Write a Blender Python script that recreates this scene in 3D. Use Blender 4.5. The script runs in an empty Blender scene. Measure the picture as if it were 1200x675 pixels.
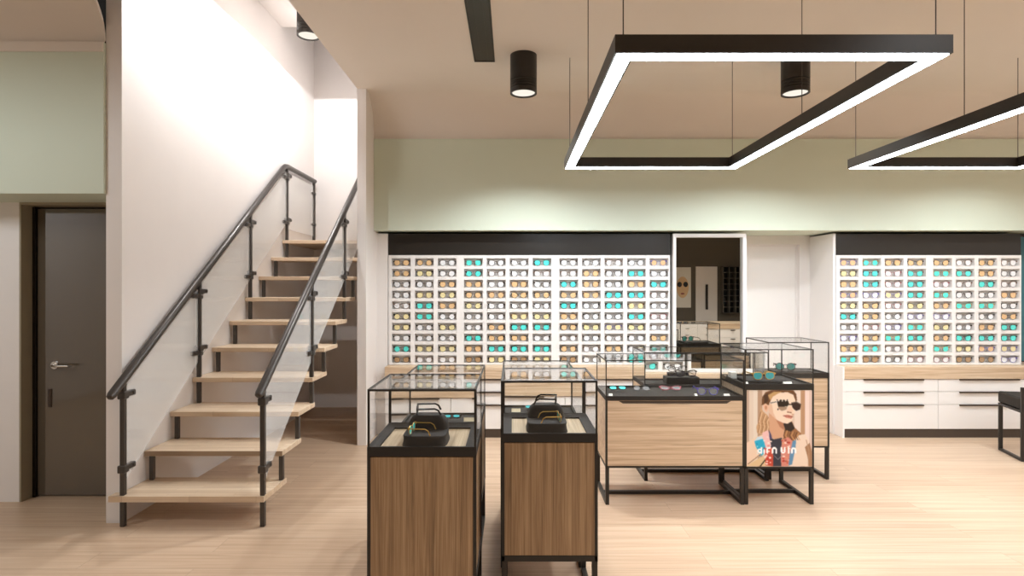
import bpy, bmesh, math, random
import numpy as np
from mathutils import Vector, Matrix, Euler

random.seed(7)
SC = bpy.context.scene
COL = SC.collection
PI = math.pi


# ------------------------------------------------------------------ materials
def lin(c):
    c = [v / 255.0 for v in c]
    return [v / 12.92 if v <= 0.04045 else ((v + 0.055) / 1.055) ** 2.4 for v in c] + [1.0]


def base_mat(name):
    m = bpy.data.materials.new(name)
    m.use_nodes = True
    nt = m.node_tree
    nt.nodes.clear()
    out = nt.nodes.new('ShaderNodeOutputMaterial')
    return m, nt, out


def N(nt, t, **kw):
    n = nt.nodes.new(t)
    for k, v in kw.items():
        if hasattr(n, k) and k not in n.inputs:
            setattr(n, k, v)
        else:
            n.inputs[k].default_value = v
    return n


def pbr(name, rgb, rough=0.5, metal=0.0, spec=0.5, noise=0.0, nscale=8.0, emit=None, estr=0.0, bump=0.0, ior=1.5):
    m, nt, out = base_mat(name)
    b = N(nt, 'ShaderNodeBsdfPrincipled')
    b.inputs['Base Color'].default_value = lin(rgb)
    b.inputs['Roughness'].default_value = rough
    b.inputs['Metallic'].default_value = metal
    b.inputs['IOR'].default_value = ior
    b.inputs['Specular IOR Level'].default_value = spec
    if emit:
        b.inputs['Emission Color'].default_value = lin(emit)
        b.inputs['Emission Strength'].default_value = estr
    if noise > 0 or bump > 0:
        tc = N(nt, 'ShaderNodeTexCoord')
        nz = N(nt, 'ShaderNodeTexNoise')
        nz.inputs['Scale'].default_value = nscale
        nz.inputs['Detail'].default_value = 4
        nt.links.new(tc.outputs['Object'], nz.inputs['Vector'])
        if noise > 0:
            r = N(nt, 'ShaderNodeValToRGB')
            c = lin(rgb)
            r.color_ramp.elements[0].position = 0.3
            r.color_ramp.elements[1].position = 0.7
            r.color_ramp.elements[0].color = [v * (1 - noise) for v in c[:3]] + [1]
            r.color_ramp.elements[1].color = [min(1, v * (1 + noise)) for v in c[:3]] + [1]
            nt.links.new(nz.outputs['Fac'], r.inputs['Fac'])
            nt.links.new(r.outputs['Color'], b.inputs['Base Color'])
        if bump > 0:
            bp = N(nt, 'ShaderNodeBump')
            bp.inputs['Strength'].default_value = bump
            bp.inputs['Distance'].default_value = 0.002
            nt.links.new(nz.outputs['Fac'], bp.inputs['Height'])
            nt.links.new(bp.outputs['Normal'], b.inputs['Normal'])
    nt.links.new(b.outputs[0], out.inputs[0])
    return m


def wood(name, dark, mid, light, axis='x', rough=0.45, planks=None, scale=1.0, streak=0.0, spec=0.5):
    m, nt, out = base_mat(name)
    L = nt.links.new
    b = N(nt, 'ShaderNodeBsdfPrincipled')
    b.inputs['Roughness'].default_value = rough
    b.inputs['Specular IOR Level'].default_value = spec
    tc = N(nt, 'ShaderNodeTexCoord')
    oi = N(nt, 'ShaderNodeObjectInfo')
    off = N(nt, 'ShaderNodeVectorMath', operation='SCALE')
    off.inputs[0].default_value = (3.1, 5.7, 4.3)
    L(oi.outputs['Random'], off.inputs['Scale'])
    add = N(nt, 'ShaderNodeVectorMath', operation='ADD')
    L(tc.outputs['Object'], add.inputs[0])
    L(off.outputs[0], add.inputs[1])
    src = add.outputs[0]
    br = None
    if planks:
        br = N(nt, 'ShaderNodeTexBrick')
        br.offset = 0.37
        br.offset_frequency = 2
        br.inputs['Scale'].default_value = 1.0
        br.inputs['Brick Width'].default_value = planks[0]
        br.inputs['Row Height'].default_value = planks[1]
        br.inputs['Mortar Size'].default_value = planks[2]
        br.inputs['Mortar Smooth'].default_value = 0.2
        br.inputs['Bias'].default_value = 0.0
        br.inputs['Color1'].default_value = (0, 0, 0, 1)
        br.inputs['Color2'].default_value = (1, 1, 1, 1)
        br.inputs['Mortar'].default_value = (0.5, 0.5, 0.5, 1)
        L(tc.outputs['Object'], br.inputs['Vector'])
        sh = N(nt, 'ShaderNodeVectorMath', operation='SCALE')
        L(br.outputs['Color'], sh.inputs[0])
        sh.inputs['Scale'].default_value = 7.3
        a2 = N(nt, 'ShaderNodeVectorMath', operation='ADD')
        L(src, a2.inputs[0])
        L(sh.outputs[0], a2.inputs[1])
        src = a2.outputs[0]
    mp = N(nt, 'ShaderNodeMapping')
    s = {'x': (0.5, 20, 20), 'z': (20, 20, 0.4), 'y': (20, 0.5, 20)}[axis]
    mp.inputs['Scale'].default_value = [v * scale for v in s]
    L(src, mp.inputs['Vector'])
    n1 = N(nt, 'ShaderNodeTexNoise')
    n1.inputs['Scale'].default_value = 1.0
    n1.inputs['Detail'].default_value = 5
    n1.inputs['Roughness'].default_value = 0.62
    n1.inputs['Distortion'].default_value = 0.7
    L(mp.outputs[0], n1.inputs['Vector'])
    mp2 = N(nt, 'ShaderNodeMapping')
    s2 = {'x': (2, 120, 120), 'z': (120, 120, 1.6), 'y': (120, 2, 120)}[axis]
    mp2.inputs['Scale'].default_value = [v * scale for v in s2]
    L(src, mp2.inputs['Vector'])
    n2 = N(nt, 'ShaderNodeTexNoise')
    n2.inputs['Scale'].default_value = 1.0
    n2.inputs['Detail'].default_value = 3
    L(mp2.outputs[0], n2.inputs['Vector'])
    mx = N(nt, 'ShaderNodeMath', operation='MULTIPLY_ADD')
    L(n2.outputs['Fac'], mx.inputs[0])
    mx.inputs[1].default_value = 0.45
    L(n1.outputs['Fac'], mx.inputs[2])
    fac = mx.outputs[0]
    if planks:
        pv = N(nt, 'ShaderNodeMath', operation='MULTIPLY_ADD')
        L(br.outputs['Color'], pv.inputs[0])
        pv.inputs[1].default_value = planks[3]
        L(fac, pv.inputs[2])
        fac = pv.outputs[0]
    lo, hi = (0.46, 1.0) if not planks else (0.42, 1.02 + planks[3] * 0.9)
    mr = N(nt, 'ShaderNodeMapRange')
    mr.inputs['From Min'].default_value = lo
    mr.inputs['From Max'].default_value = hi
    L(fac, mr.inputs['Value'])
    r = N(nt, 'ShaderNodeValToRGB')
    e = r.color_ramp.elements
    e[0].position = 0.05
    e[0].color = lin(dark)
    e[1].position = 0.95
    e[1].color = lin(light)
    k = e.new(0.5)
    k.color = lin(mid)
    L(mr.outputs[0], r.inputs['Fac'])
    col = r.outputs['Color']
    if streak > 0:
        mp3 = N(nt, 'ShaderNodeMapping')
        s3 = {'x': (2.2, 42, 42), 'z': (42, 42, 2.2), 'y': (42, 2.2, 42)}[axis]
        mp3.inputs['Scale'].default_value = s3
        L(src, mp3.inputs['Vector'])
        n3 = N(nt, 'ShaderNodeTexNoise')
        n3.inputs['Scale'].default_value = 1.0
        n3.inputs['Detail'].default_value = 2
        L(mp3.outputs[0], n3.inputs['Vector'])
        r3 = N(nt, 'ShaderNodeValToRGB')
        r3.color_ramp.elements[0].position = 0.66
        r3.color_ramp.elements[0].color = (0, 0, 0, 1)
        r3.color_ramp.elements[1].position = 0.76
        r3.color_ramp.elements[1].color = (streak, streak, streak, 1)
        L(n3.outputs['Fac'], r3.inputs['Fac'])
        mxs = N(nt, 'ShaderNodeMix', data_type='RGBA')
        L(r3.outputs['Color'], mxs.inputs['Factor'])
        L(col, mxs.inputs['A'])
        mxs.inputs['B'].default_value = [v * 0.35 for v in lin(dark)[:3]] + [1]
        col = mxs.outputs['Result']
    if planks:
        mm = N(nt, 'ShaderNodeMix', data_type='RGBA')
        L(br.outputs['Fac'], mm.inputs['Factor'])
        L(col, mm.inputs['A'])
        mm.inputs['B'].default_value = [v * 0.62 for v in lin(dark)[:3]] + [1]
        col = mm.outputs['Result']
    L(col, b.inputs['Base Color'])
    L(b.outputs[0], out.inputs[0])
    return m


def emission(name, rgb, strength):
    m, nt, out = base_mat(name)
    e = N(nt, 'ShaderNodeEmission')
    e.inputs['Color'].default_value = lin(rgb)
    e.inputs['Strength'].default_value = strength
    nt.links.new(e.outputs[0], out.inputs[0])
    return m


def thin_glass(name, tint=(0.998, 0.999, 0.998), gain=0.8, rough=0.0, milk=0.0):
    m, nt, out = base_mat(name)
    t = N(nt, 'ShaderNodeBsdfTransparent')
    t.inputs['Color'].default_value = (*tint, 1)
    g = N(nt, 'ShaderNodeBsdfGlossy')
    g.inputs['Roughness'].default_value = rough
    f = N(nt, 'ShaderNodeFresnel')
    geo = N(nt, 'ShaderNodeNewGeometry')
    ior = N(nt, 'ShaderNodeMapRange')
    ior.inputs['To Min'].default_value = 1.45
    ior.inputs['To Max'].default_value = 1 / 1.45
    nt.links.new(geo.outputs['Backfacing'], ior.inputs['Value'])
    nt.links.new(ior.outputs[0], f.inputs['IOR'])
    k = N(nt, 'ShaderNodeMath', operation='MULTIPLY', use_clamp=True)
    k.inputs[1].default_value = gain
    nt.links.new(f.outputs[0], k.inputs[0])
    mix = N(nt, 'ShaderNodeMixShader')
    nt.links.new(k.outputs[0], mix.inputs[0])
    nt.links.new(t.outputs[0], mix.inputs[1])
    nt.links.new(g.outputs[0], mix.inputs[2])
    if milk > 0:  # whitish reflection painted into the pane as diffuse colour
        df = N(nt, 'ShaderNodeBsdfDiffuse')
        df.inputs['Color'].default_value = (0.97, 0.97, 0.96, 1)
        mk = N(nt, 'ShaderNodeMixShader')
        mk.inputs[0].default_value = milk
        nt.links.new(mix.outputs[0], mk.inputs[1])
        nt.links.new(df.outputs[0], mk.inputs[2])
        mix = mk
    nt.links.new(mix.outputs[0], out.inputs[0])
    return m


def refract_glass(name):
    m, nt, out = base_mat(name)
    g = N(nt, 'ShaderNodeBsdfGlass')
    g.inputs['Color'].default_value = (0.98, 0.985, 0.98, 1)
    g.inputs['IOR'].default_value = 1.5
    g.inputs['Roughness'].default_value = 0.0
    nt.links.new(g.outputs[0], out.inputs[0])
    return m


def lens_mat(name, rgb, alpha=1.0, rough=0.12, spec=0.6):
    m, nt, out = base_mat(name)
    b = N(nt, 'ShaderNodeBsdfPrincipled')
    b.inputs['Base Color'].default_value = lin(rgb)
    b.inputs['Roughness'].default_value = rough
    b.inputs['Specular IOR Level'].default_value = spec
    b.inputs['Alpha'].default_value = alpha
    nt.links.new(b.outputs[0], out.inputs[0])
    return m


def vcol_mat(name, rough=0.5):
    m, nt, out = base_mat(name)
    b = N(nt, 'ShaderNodeBsdfPrincipled')
    a = N(nt, 'ShaderNodeVertexColor')
    a.layer_name = 'print'
    b.inputs['Roughness'].default_value = rough
    b.inputs['Specular IOR Level'].default_value = 0.2
    nt.links.new(a.outputs['Color'], b.inputs['Base Color'])
    nt.links.new(b.outputs[0], out.inputs[0])
    return m


M = {}
M['floor'] = wood('floor_oak', (178, 147, 119), (202, 173, 145), (217, 194, 169), 'x', 0.36, planks=(1.7, 0.19, 0.0008, 0.12), scale=1.3, spec=0.4)
M['oak'] = wood('light_oak', (178, 149, 120), (210, 183, 152), (228, 207, 180), 'x', 0.5, scale=1.8, streak=0.5)
M['tread'] = wood('stair_oak', (190, 162, 132), (212, 188, 160), (228, 208, 182), 'x', 0.45, planks=(0.42, 0.045, 0.0006, 0.22), scale=0.9)
M['walnut'] = wood('vertical_veneer', (116, 90, 64), (158, 127, 94), (186, 156, 120), 'z', 0.5, scale=3.0, streak=0.5)
M['oakgrey'] = wood('tray_oak', (150, 128, 98), (182, 160, 128), (206, 186, 156), 'y', 0.55, scale=1.6, streak=0.4)
M['white'] = pbr('white_paint', (236, 232, 229), 0.6, noise=0.012, nscale=3)
M['stairwall'] = pbr('stair_wall_paint', (232, 226, 222), 0.75, noise=0.01, nscale=4)
M['ceil'] = pbr('ceiling_paint', (228, 220, 211), 0.8, noise=0.01, nscale=2)
M['green'] = pbr('sage_green_paint', (210, 219, 202), 0.75, noise=0.012, nscale=2)
M['lac'] = pbr('white_lacquer', (240, 237, 234), 0.35)
M['black'] = pbr('black_metal', (44, 39, 34), 0.42, spec=0.4, noise=0.08, nscale=30)
M['blackmatte'] = pbr('black_tray_felt', (47, 42, 37), 0.7, spec=0.3, noise=0.06, nscale=60)
M['fascia'] = pbr('black_fascia', (46, 42, 38), 0.3, spec=0.4)
M['plinth'] = pbr('dark_plinth', (70, 58, 48), 0.5)
M['rail'] = pbr('dark_rail_metal', (78, 73, 69), 0.32, metal=0.5)
M['bronze'] = pbr('olive_jamb', (158, 147, 124), 0.55)
M['chrome'] = pbr('brushed_chrome', (205, 200, 192), 0.25, metal=1.0)
M['doorglass'] = pbr('smoked_door_glass', (90, 80, 67), 0.05, ior=1.85)
M['mirror'] = pbr('mirror_silver', (205, 205, 198), 0.0, metal=1.0)
M['dark'] = pbr('dark_back_wall', (96, 90, 80), 0.8)
M['glass'] = thin_glass('clear_glass', gain=0.45)
M['topglass'] = thin_glass('top_glass', gain=0.8)
M['railglass'] = thin_glass('rail_glass', (0.995, 0.995, 0.99), 0.8, milk=0.24)  # reflected brightness of the panes painted in as a white mix
M['sheet'] = refract_glass('refracting_glass')
M['led'] = emission('led_white', (238, 247, 255), 34)
M['lamp'] = emission('lamp_white', (255, 246, 232), 0.8)
M['poster'] = vcol_mat('poster_print')
M['teal_art'] = pbr('teal_print', (58, 112, 122), 0.5)
M['card'] = pbr('price_card', (235, 232, 222), 0.6)
M['cream'] = pbr('cream_tag', (215, 200, 165), 0.6)
# lenses and spectacle frames
M['L_c'] = lens_mat('clear_lens', (252, 252, 252), 0.78, 0.08, 0.8)
M['L_t'] = lens_mat('teal_lens', (96, 230, 218))
M['L_a'] = lens_mat('amber_lens', (232, 194, 146))
M['L_y'] = lens_mat('straw_lens', (234, 220, 168))
M['L_b'] = lens_mat('brown_lens', (176, 144, 108))
M['L_see'] = lens_mat('faint_lens', (235, 235, 235), 0.12, 0.05, 0.8)
M['L_td'] = lens_mat('deep_teal_lens', (52, 172, 176))
M['F_k'] = pbr('black_acetate', (30, 27, 26), 0.25)
M['F_b'] = pbr('tortoise_acetate', (104, 68, 42), 0.25, noise=0.35, nscale=90)
M['F_p'] = pbr('rose_acetate', (150, 78, 84), 0.25)
M['F_v'] = pbr('violet_acetate', (92, 84, 168), 0.25)
M['F_g'] = pbr('gold_wire', (196, 160, 84), 0.3, metal=0.6)


# ------------------------------------------------------------------ mesh builder
class MB:
    def __init__(self):
        self.bm = bmesh.new()

    def box(self, x0, x1, y0, y1, z0, z1, bev=0.0):
        if x0 > x1: x0, x1 = x1, x0
        if y0 > y1: y0, y1 = y1, y0
        if z0 > z1: z0, z1 = z1, z0
        bm = self.bm
        v = [bm.verts.new(p) for p in [(x0, y0, z0), (x1, y0, z0), (x1, y1, z0), (x0, y1, z0), (x0, y0, z1), (x1, y0, z1), (x1, y1, z1), (x0, y1, z1)]]
        fs = [bm.faces.new([v[i] for i in f]) for f in [(0, 3, 2, 1), (4, 5, 6, 7), (0, 1, 5, 4), (1, 2, 6, 5), (2, 3, 7, 6), (3, 0, 4, 7)]]
        if bev > 0:
            es = list({e for f in fs for e in f.edges})
            bmesh.ops.bevel(bm, geom=es, offset=bev, segments=1, affect='EDGES', profile=0.5)
        return self

    def quad(self, *pts):
        self.bm.faces.new([self.bm.verts.new(p) for p in pts])
        return self

    def prism(self, pts, d):
        """closed outline pts (3D), pushed along vector d."""
        bm = self.bm
        a = [bm.verts.new(p) for p in pts]
        b = [bm.verts.new(Vector(p) + Vector(d)) for p in pts]
        bm.faces.new(a)
        bm.faces.new(list(reversed(b)))
        n = len(a)
        for i in range(n):
            bm.faces.new([a[i], b[i], b[(i + 1) % n], a[(i + 1) % n]])
        return self

    def tube(self, pts, r, seg=8, closed=False, cap=True, sy=1.0):
        bm = self.bm
        P = [Vector(p) for p in pts]
        n = len(P)
        rings = []
        up0 = None
        for i in range(n):
            if closed:
                t = (P[(i + 1) % n] - P[i - 1]).normalized()
            else:
                t = (P[min(i + 1, n - 1)] - P[max(i - 1, 0)]).normalized()
            if up0 is None:
                up = Vector((0, 0, 1)) if abs(t.z) < 0.9 else Vector((0, 1, 0))
            else:
                up = up0
            sx_ = t.cross(up).normalized()
            up = sx_.cross(t).normalized()
            up0 = up
            rr = r[i] if isinstance(r, (list, tuple)) else r
            # keep thickness through bends
            k = 1.0
            if 0 < i < n - 1 or closed:
                d1 = (P[i] - P[i - 1]).normalized()
                d2 = (P[(i + 1) % n] - P[i]).normalized()
                c = max(0.3, math.sqrt(max(0.05, (1 + d1.dot(d2)) / 2)))
                k = min(1.0 / c, 1.6)
            rings.append([bm.verts.new(P[i] + (sx_ * math.cos(2 * PI * j / seg) * k + up * math.sin(2 * PI * j / seg) * sy) * rr) for j in range(seg)])
        m = n if closed else n - 1
        for i in range(m):
            a, b = rings[i], rings[(i + 1) % n]
            for j in range(seg):
                bm.faces.new([a[j], a[(j + 1) % seg], b[(j + 1) % seg], b[j]])
        if cap and not closed:
            bm.faces.new(list(reversed(rings[0])))
            bm.faces.new(rings[-1])
        return self

    def lathe(self, prof, c=(0, 0, 0), seg=32):
        bm = self.bm
        rings = []
        for r, z in prof:
            if r < 1e-6:
                rings.append([bm.verts.new((c[0], c[1], c[2] + z))])
            else:
                rings.append([bm.verts.new((c[0] + r * math.cos(2 * PI * j / seg), c[1] + r * math.sin(2 * PI * j / seg), c[2] + z)) for j in range(seg)])
        for a, b in zip(rings, rings[1:]):
            for j in range(seg):
                j2 = (j + 1) % seg
                if len(a) == 1 and len(b) == 1: continue
                if len(a) == 1: bm.faces.new([a[0], b[j2], b[j]])
                elif len(b) == 1: bm.faces.new([a[j], a[j2], b[0]])
                else: bm.faces.new([a[j], a[j2], b[j2], b[j]])
        return self

    def mesh(self, name, mat, origin=(0, 0, 0), smooth=True, recalc=True):
        if recalc:
            bmesh.ops.recalc_face_normals(self.bm, faces=self.bm.faces[:])
        if origin != (0, 0, 0):
            bmesh.ops.translate(self.bm, verts=self.bm.verts[:], vec=-Vector(origin))
        me = bpy.data.meshes.new(name)
        self.bm.to_mesh(me)
        self.bm.free()
        for mm in (mat if isinstance(mat, list) else [mat]):
            me.materials.append(mm)
        if smooth:
            me.shade_smooth()
            me.set_sharp_from_angle(angle=math.radians(32))
        return me

    def build(self, name, mat, parent=None, **kw):
        """world-space geometry -> an object (its origin at the parent's)."""
        org = tuple(worldloc(parent)) if parent else (0, 0, 0)
        o = bpy.data.objects.new(name, self.mesh(name, mat, org, **kw))
        COL.objects.link(o)
        if parent: o.parent = parent
        return o


def worldloc(o):
    v = Vector((0, 0, 0))
    while o:
        v += o.location
        o = o.parent
    return v


def B(*a, **k):
    return MB().box(*a, **k)


def tag(o, label=None, cat=None, group=None, kind=None):
    if label: o['label'] = label
    if cat: o['category'] = cat
    if group: o['group'] = group
    if kind: o['kind'] = kind
    return o


def thing(name, label, cat, loc=(0, 0, 0), rotz=0.0, group=None):
    o = bpy.data.objects.new(name, None)
    o.empty_display_size = 0.1
    COL.objects.link(o)
    o.location = loc
    o.rotation_euler = (0, 0, rotz)
    return tag(o, label, cat, group)


def struct(o, label=None):
    o['kind'] = 'structure'
    if label:
        o['label'] = label
        o['category'] = o.name.split('_')[0]
    return o


def copy_tree(o, parent=None):
    c = o.copy()
    COL.objects.link(c)
    if parent: c.parent = parent
    for ch in list(o.children):
        copy_tree(ch, c)
    return c


# ------------------------------------------------------------------ the setting
FW = 666.667
H = 3.40
struct(B(-6.0, 7.2, -4.3, 7.25, -0.1, 0.0).build('floor', M['floor']), 'light oak plank floor across the whole shop')


def coved(x0, x1, ystart, yflat, yend, zlow, t=0.02):
    """ceiling strip, flat then curving down to the wall (profile in y-z pushed along x)."""
    prof = [(ystart, H)]
    n = 12
    for i in range(n + 1):
        a = PI / 2 * i / n
        prof.append((yflat + (yend - yflat) * math.sin(a), zlow + (H - zlow) * math.cos(a)))
    up = [(y + t * 0.6, z + t) if k > 1 else (y, z + t) for k, (y, z) in enumerate(prof)]
    mb = MB()
    pts = [(x0, y, z) for y, z in prof] + [(x0, y, z) for y, z in reversed(up)]
    mb.prism(pts, (x1 - x0, 0, 0))
    return mb


struct(coved(-1.475, 7.2, -4.3, 5.45, 5.745, 2.99).build('ceiling', M['ceil']), 'warm white ceiling curving down to the green wall')
struct(coved(-6.0, -2.592, 2.6, 3.30, 3.618, 3.06).build('ceiling_left', M['ceil']), 'ceiling strip curving down above the left door')
struct(B(-6.0, -1.475, -4.3, 2.6, H, H + 0.02).build('ceiling_front', M['ceil']))
# staircase well
struct(B(-2.59, -2.49, 3.63, 7.25, 0, 5.6).build('wall_stair_left', M['stairwall']), 'tall white wall running up along the staircase')
struct(B(-2.49, -1.39, 7.155, 7.25, 0, 5.6).build('wall_stair_back', M['stairwall']), 'white wall at the back of the stairwell')
struct(B(-1.475, -1.39, 5.42, 7.155, 0, 5.6).build('wall_stair_right', M['stairwall']), 'white wall edge between staircase and display wall')
struct(B(-1.455, -1.435, 2.6, 5.42, H + 0.02, 5.6).build('wall_well_right', M['stairwall']))
struct(B(-2.49, -1.455, 2.6, 6.15, 4.32, 4.42).build('ceiling_well', M['stairwall']), 'white ceiling over the lower half of the stairwell')
struct(B(-2.49, -1.455, 6.15, 7.155, 5.5, 5.6).build('ceiling_well_back', M['stairwall']))
# display wall side
struct(B(-1.39, 7.2, 5.72, 6.60, 2.08, 3.0).build('wall_bulkhead', M['green']), 'sage green bulkhead above the display wall')
struct(B(-1.39, 2.44, 6.29, 6.60, 0, 2.08).build('wall_back', M['white']))
struct(B(3.18, 7.2, 6.29, 6.60, 0, 2.08).build('wall_back_right', M['white']))
struct(B(-1.39, -1.275, 5.84, 6.29, 0, 2.06).build('wall_return_left', M['white']), 'white end panel left of the wall racks')
struct(B(3.295, 3.322, 5.84, 6.29, 0, 2.06).build('wall_return_right', M['white']), 'white side panel right of the plain door')
struct(B(2.44, 3.18, 6.29, 6.60, 1.978, 2.08).build('trim_1', M['white']))
d2 = B(2.44, 3.18, 6.36, 6.40, 0.0, 1.978).build('door_2', M['lac'])
struct(d2, 'plain white door recessed between mirror and right racks')
MB().box(2.44, 2.47, 6.345, 6.36, 0, 1.978).box(3.165, 3.18, 6.345, 6.36, 0, 1.978).box(2.47, 3.165, 6.345, 6.36, 1.962, 1.978).build('door_stop', M['white'], d2)
# left door wall
struct(B(-6.0, -2.592, 3.61, 4.6, 2.10, 3.06).build('wall_bulkhead_left', M['green']), 'sage green bulkhead above the smoked glass door')
struct(MB().box(-6.0, -2.592, 3.598, 3.61, 3.0, 3.06).build('trim_2', M['ceil']), 'pale moulding along the top of the left green bulkhead')
struct(B(-6.0, -3.452, 3.99, 4.25, 0, 2.10).build('wall_left', M['white']), 'white wall left of the smoked glass door')
struct(MB().box(-3.452, -3.440, 3.985, 4.25, 0, 2.10).box(-3.44, -2.59, 3.985, 4.25, 2.085, 2.10).build('trim_3', M['bronze']), 'olive brown door lining around smoked glass door')
struct(B(-6.1, -6.0, -4.3, 7.25, 0, H).build('wall_far_left', M['white']))
struct(B(7.2, 7.3, -4.3, 7.25, 0, H).build('wall_right', M['white']))
struct(B(-6.0, 7.2, -4.4, -4.3, 0, H).build('wall_front', M['dark']))
d1 = thing('door_1', None, None, (-3.436, 4.09, 0))
struct(d1, 'smoked glass door with a chrome lever handle')
B(-3.436, -3.415, 4.075, 4.125, 0, 2.078).build('door_frame', M['F_k'], d1)
B(-3.412, -2.595, 4.09, 4.102, 0.008, 2.07, bev=0.002).build('door_leaf', M['doorglass'], d1)
hz = 0.945
hx = -3.285
hd = MB().tube([(hx, 4.089, hz), (hx, 4.06, hz)], 0.009, 12)
hd.tube([(hx, 4.062, hz), (hx + 0.03, 4.045, hz), (hx + 0.07, 4.04, hz), (hx + 0.13, 4.042, hz), (hx + 0.135, 4.06, hz)], 0.0085, 10)
ho = hd.build('door_handle', M['chrome'], d1)
rs = MB()
rs.tube([(hx, 4.0905, hz), (hx, 4.081, hz)], 0.027, 24)
rs.build('rosette', M['chrome'], ho)
lk = MB().tube([(hx - 0.035, 4.0905, hz - 0.17), (hx - 0.035, 4.0905, hz - 0.30)], 0.014, 12)
lk.build('lock_cylinder', M['plinth'], d1)

# ------------------------------------------------------------------ staircase
RISE, RUN, Z0, Y0 = 0.2025, 0.2897, 0.196, 3.577
XL, XR = -2.488, -1.552
PXL, PXR = -2.448, -1.568
stair = thing('staircase', 'oak tread staircase with dark metal posts and glass balustrades', 'staircase', (-2.02, 3.577, 0))
NT = 10
TH = 0.036


def tz(n): return Z0 + RISE * (n - 1)
def ty(n): return Y0 + RUN * (n - 1)


for n in range(1, NT + 1):
    y = ty(n) - 0.02
    x0 = -2.525 if n == 1 else XL
    t = MB()
    if n == 1:  # first tread stands out in front of the wall's end
        t.prism([(-2.525, y, tz(n) - TH), (XR, y, tz(n) - TH), (XR, y + 0.36, tz(n) - TH), (XL, y + 0.36, tz(n) - TH), (XL, 3.628, tz(n) - TH), (-2.525, 3.628, tz(n) - TH)], (0, 0, TH))
    else:
        t.box(XL, XR, y, (y + 0.345) if n < NT else 7.15, tz(n) - TH, tz(n), bev=0.003)
    t.build('tread', M['tread'], stair)


def railz(side, y):
    if side < 0:
        return min(0.845 + 0.743 * (y - 3.48), 2.822)
    return min(0.842 + 0.768 * (y - 3.53), 2.822)


P = 0.0145
postn = (1, 4, 7, 10)
for side, px in ((-1, PXL), (1, PXR)):
    for n in range(1, NT + 1):
        y = ty(n) + 0.005
        zb = 0.0 if n == 1 else tz(n - 1)
        if n in postn:
            zt = railz(side, y) - 0.02
            po = MB().box(px - P, px + P, y - P, y + P, zb, tz(n) - TH, bev=0.003).box(px - P, px + P, y - P, y + P, tz(n), zt, bev=0.003).build('railing_post', M['rail'], stair)
            for cz in (zt - 0.075, tz(n) + 0.165 + (0.06 if n > 1 else 0)):
                c = MB().box(px - P - 0.010, px + P + 0.010, y - P - 0.010, y + P + 0.010, cz - 0.024, cz + 0.024, bev=0.005)
                c.box(px - 0.017, px + 0.017, y + 0.02, y + 0.10, cz - 0.014, cz + 0.022, bev=0.005)
                c.tube([(px - 0.022, y + 0.075, cz + 0.004), (px + 0.022, y + 0.075, cz + 0.004)], 0.010, 10)
                if n > 1:
                    c.box(px - 0.017, px + 0.017, y - 0.10, y - 0.02, cz - 0.050, cz - 0.014, bev=0.005)
                    c.box(px - P - 0.008, px + P + 0.008, y - P - 0.008, y + P + 0.008, cz - 0.056, cz - 0.0245, bev=0.004)
                    c.tube([(px - 0.022, y - 0.075, cz - 0.032), (px + 0.022, y - 0.075, cz - 0.032)], 0.010, 10)
                c.build('glass_clamp', M['rail'], po)
        else:
            B(px - P, px + P, y - P, y + P, zb, tz(n) - TH, bev=0.003).build('tread_support', M['rail'], stair)
    # last post on the landing
    yl = 7.03
    if side < 0:
        po = B(px - P, px + P, yl - P, yl + P, tz(NT), 2.80, bev=0.003).build('railing_post', M['rail'], stair)
        for cz in (2.66, 2.28):
            c = MB().box(px - P - 0.007, px + P + 0.007, yl - P - 0.007, yl + P + 0.007, cz - 0.017, cz + 0.017, bev=0.004)
            c.box(px - 0.014, px + 0.014, yl - 0.075, yl - 0.02, cz - 0.014, cz + 0.014, bev=0.004)
            c.build('glass_clamp', M['rail'], po)
    # glass between the posts
    segs = [(ty(a) + 0.03, ty(b) - 0.02) for a, b in zip(postn, postn[1:])]
    for a, b in segs:
        g = MB()
        zbf = lambda yy: 0.285 + 0.735 * (yy - 3.6) + (0.03 if yy > 4 else 0)
        pts = [(px - 0.004, a, zbf(a)), (px - 0.004, b, zbf(b)), (px - 0.004, b, railz(side, b) - 0.06), (px - 0.004, a, railz(side, a) - 0.06)]
        g.prism(pts, (0.008, 0, 0))
        g.build('glass_panel', M['railglass'], stair)
    a, b = 6.22, 7.0
    if side < 0:
        g = MB().box(px - 0.004, px + 0.004, a, b, 2.14, 2.76)
        g.build('glass_panel', M['railglass'], stair)
    # handrail
    ys = 3.48 if side < 0 else 3.535
    z0 = railz(side, ys)
    ytop = 3.48 + (2.822 - 0.845) / 0.743 if side < 0 else 3.53 + (2.822 - 0.842) / 0.768
    r = 0.027
    pts = [(px, ys - 0.022, z0 - 0.018), (px, ys - 0.016, z0 - 0.012), (px, ys, z0)]
    rad = [0.012, 0.022, r]
    pts += [(px, ytop - 0.05, railz(side, ytop - 0.05)), (px, ytop, 2.812), (px, ytop + 0.06, 2.822), (px, 7.06, 2.822)]
    rad += [r, r, r, r]
    MB().tube(pts, rad, 16).build('handrail', M['rail'], stair)

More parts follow.
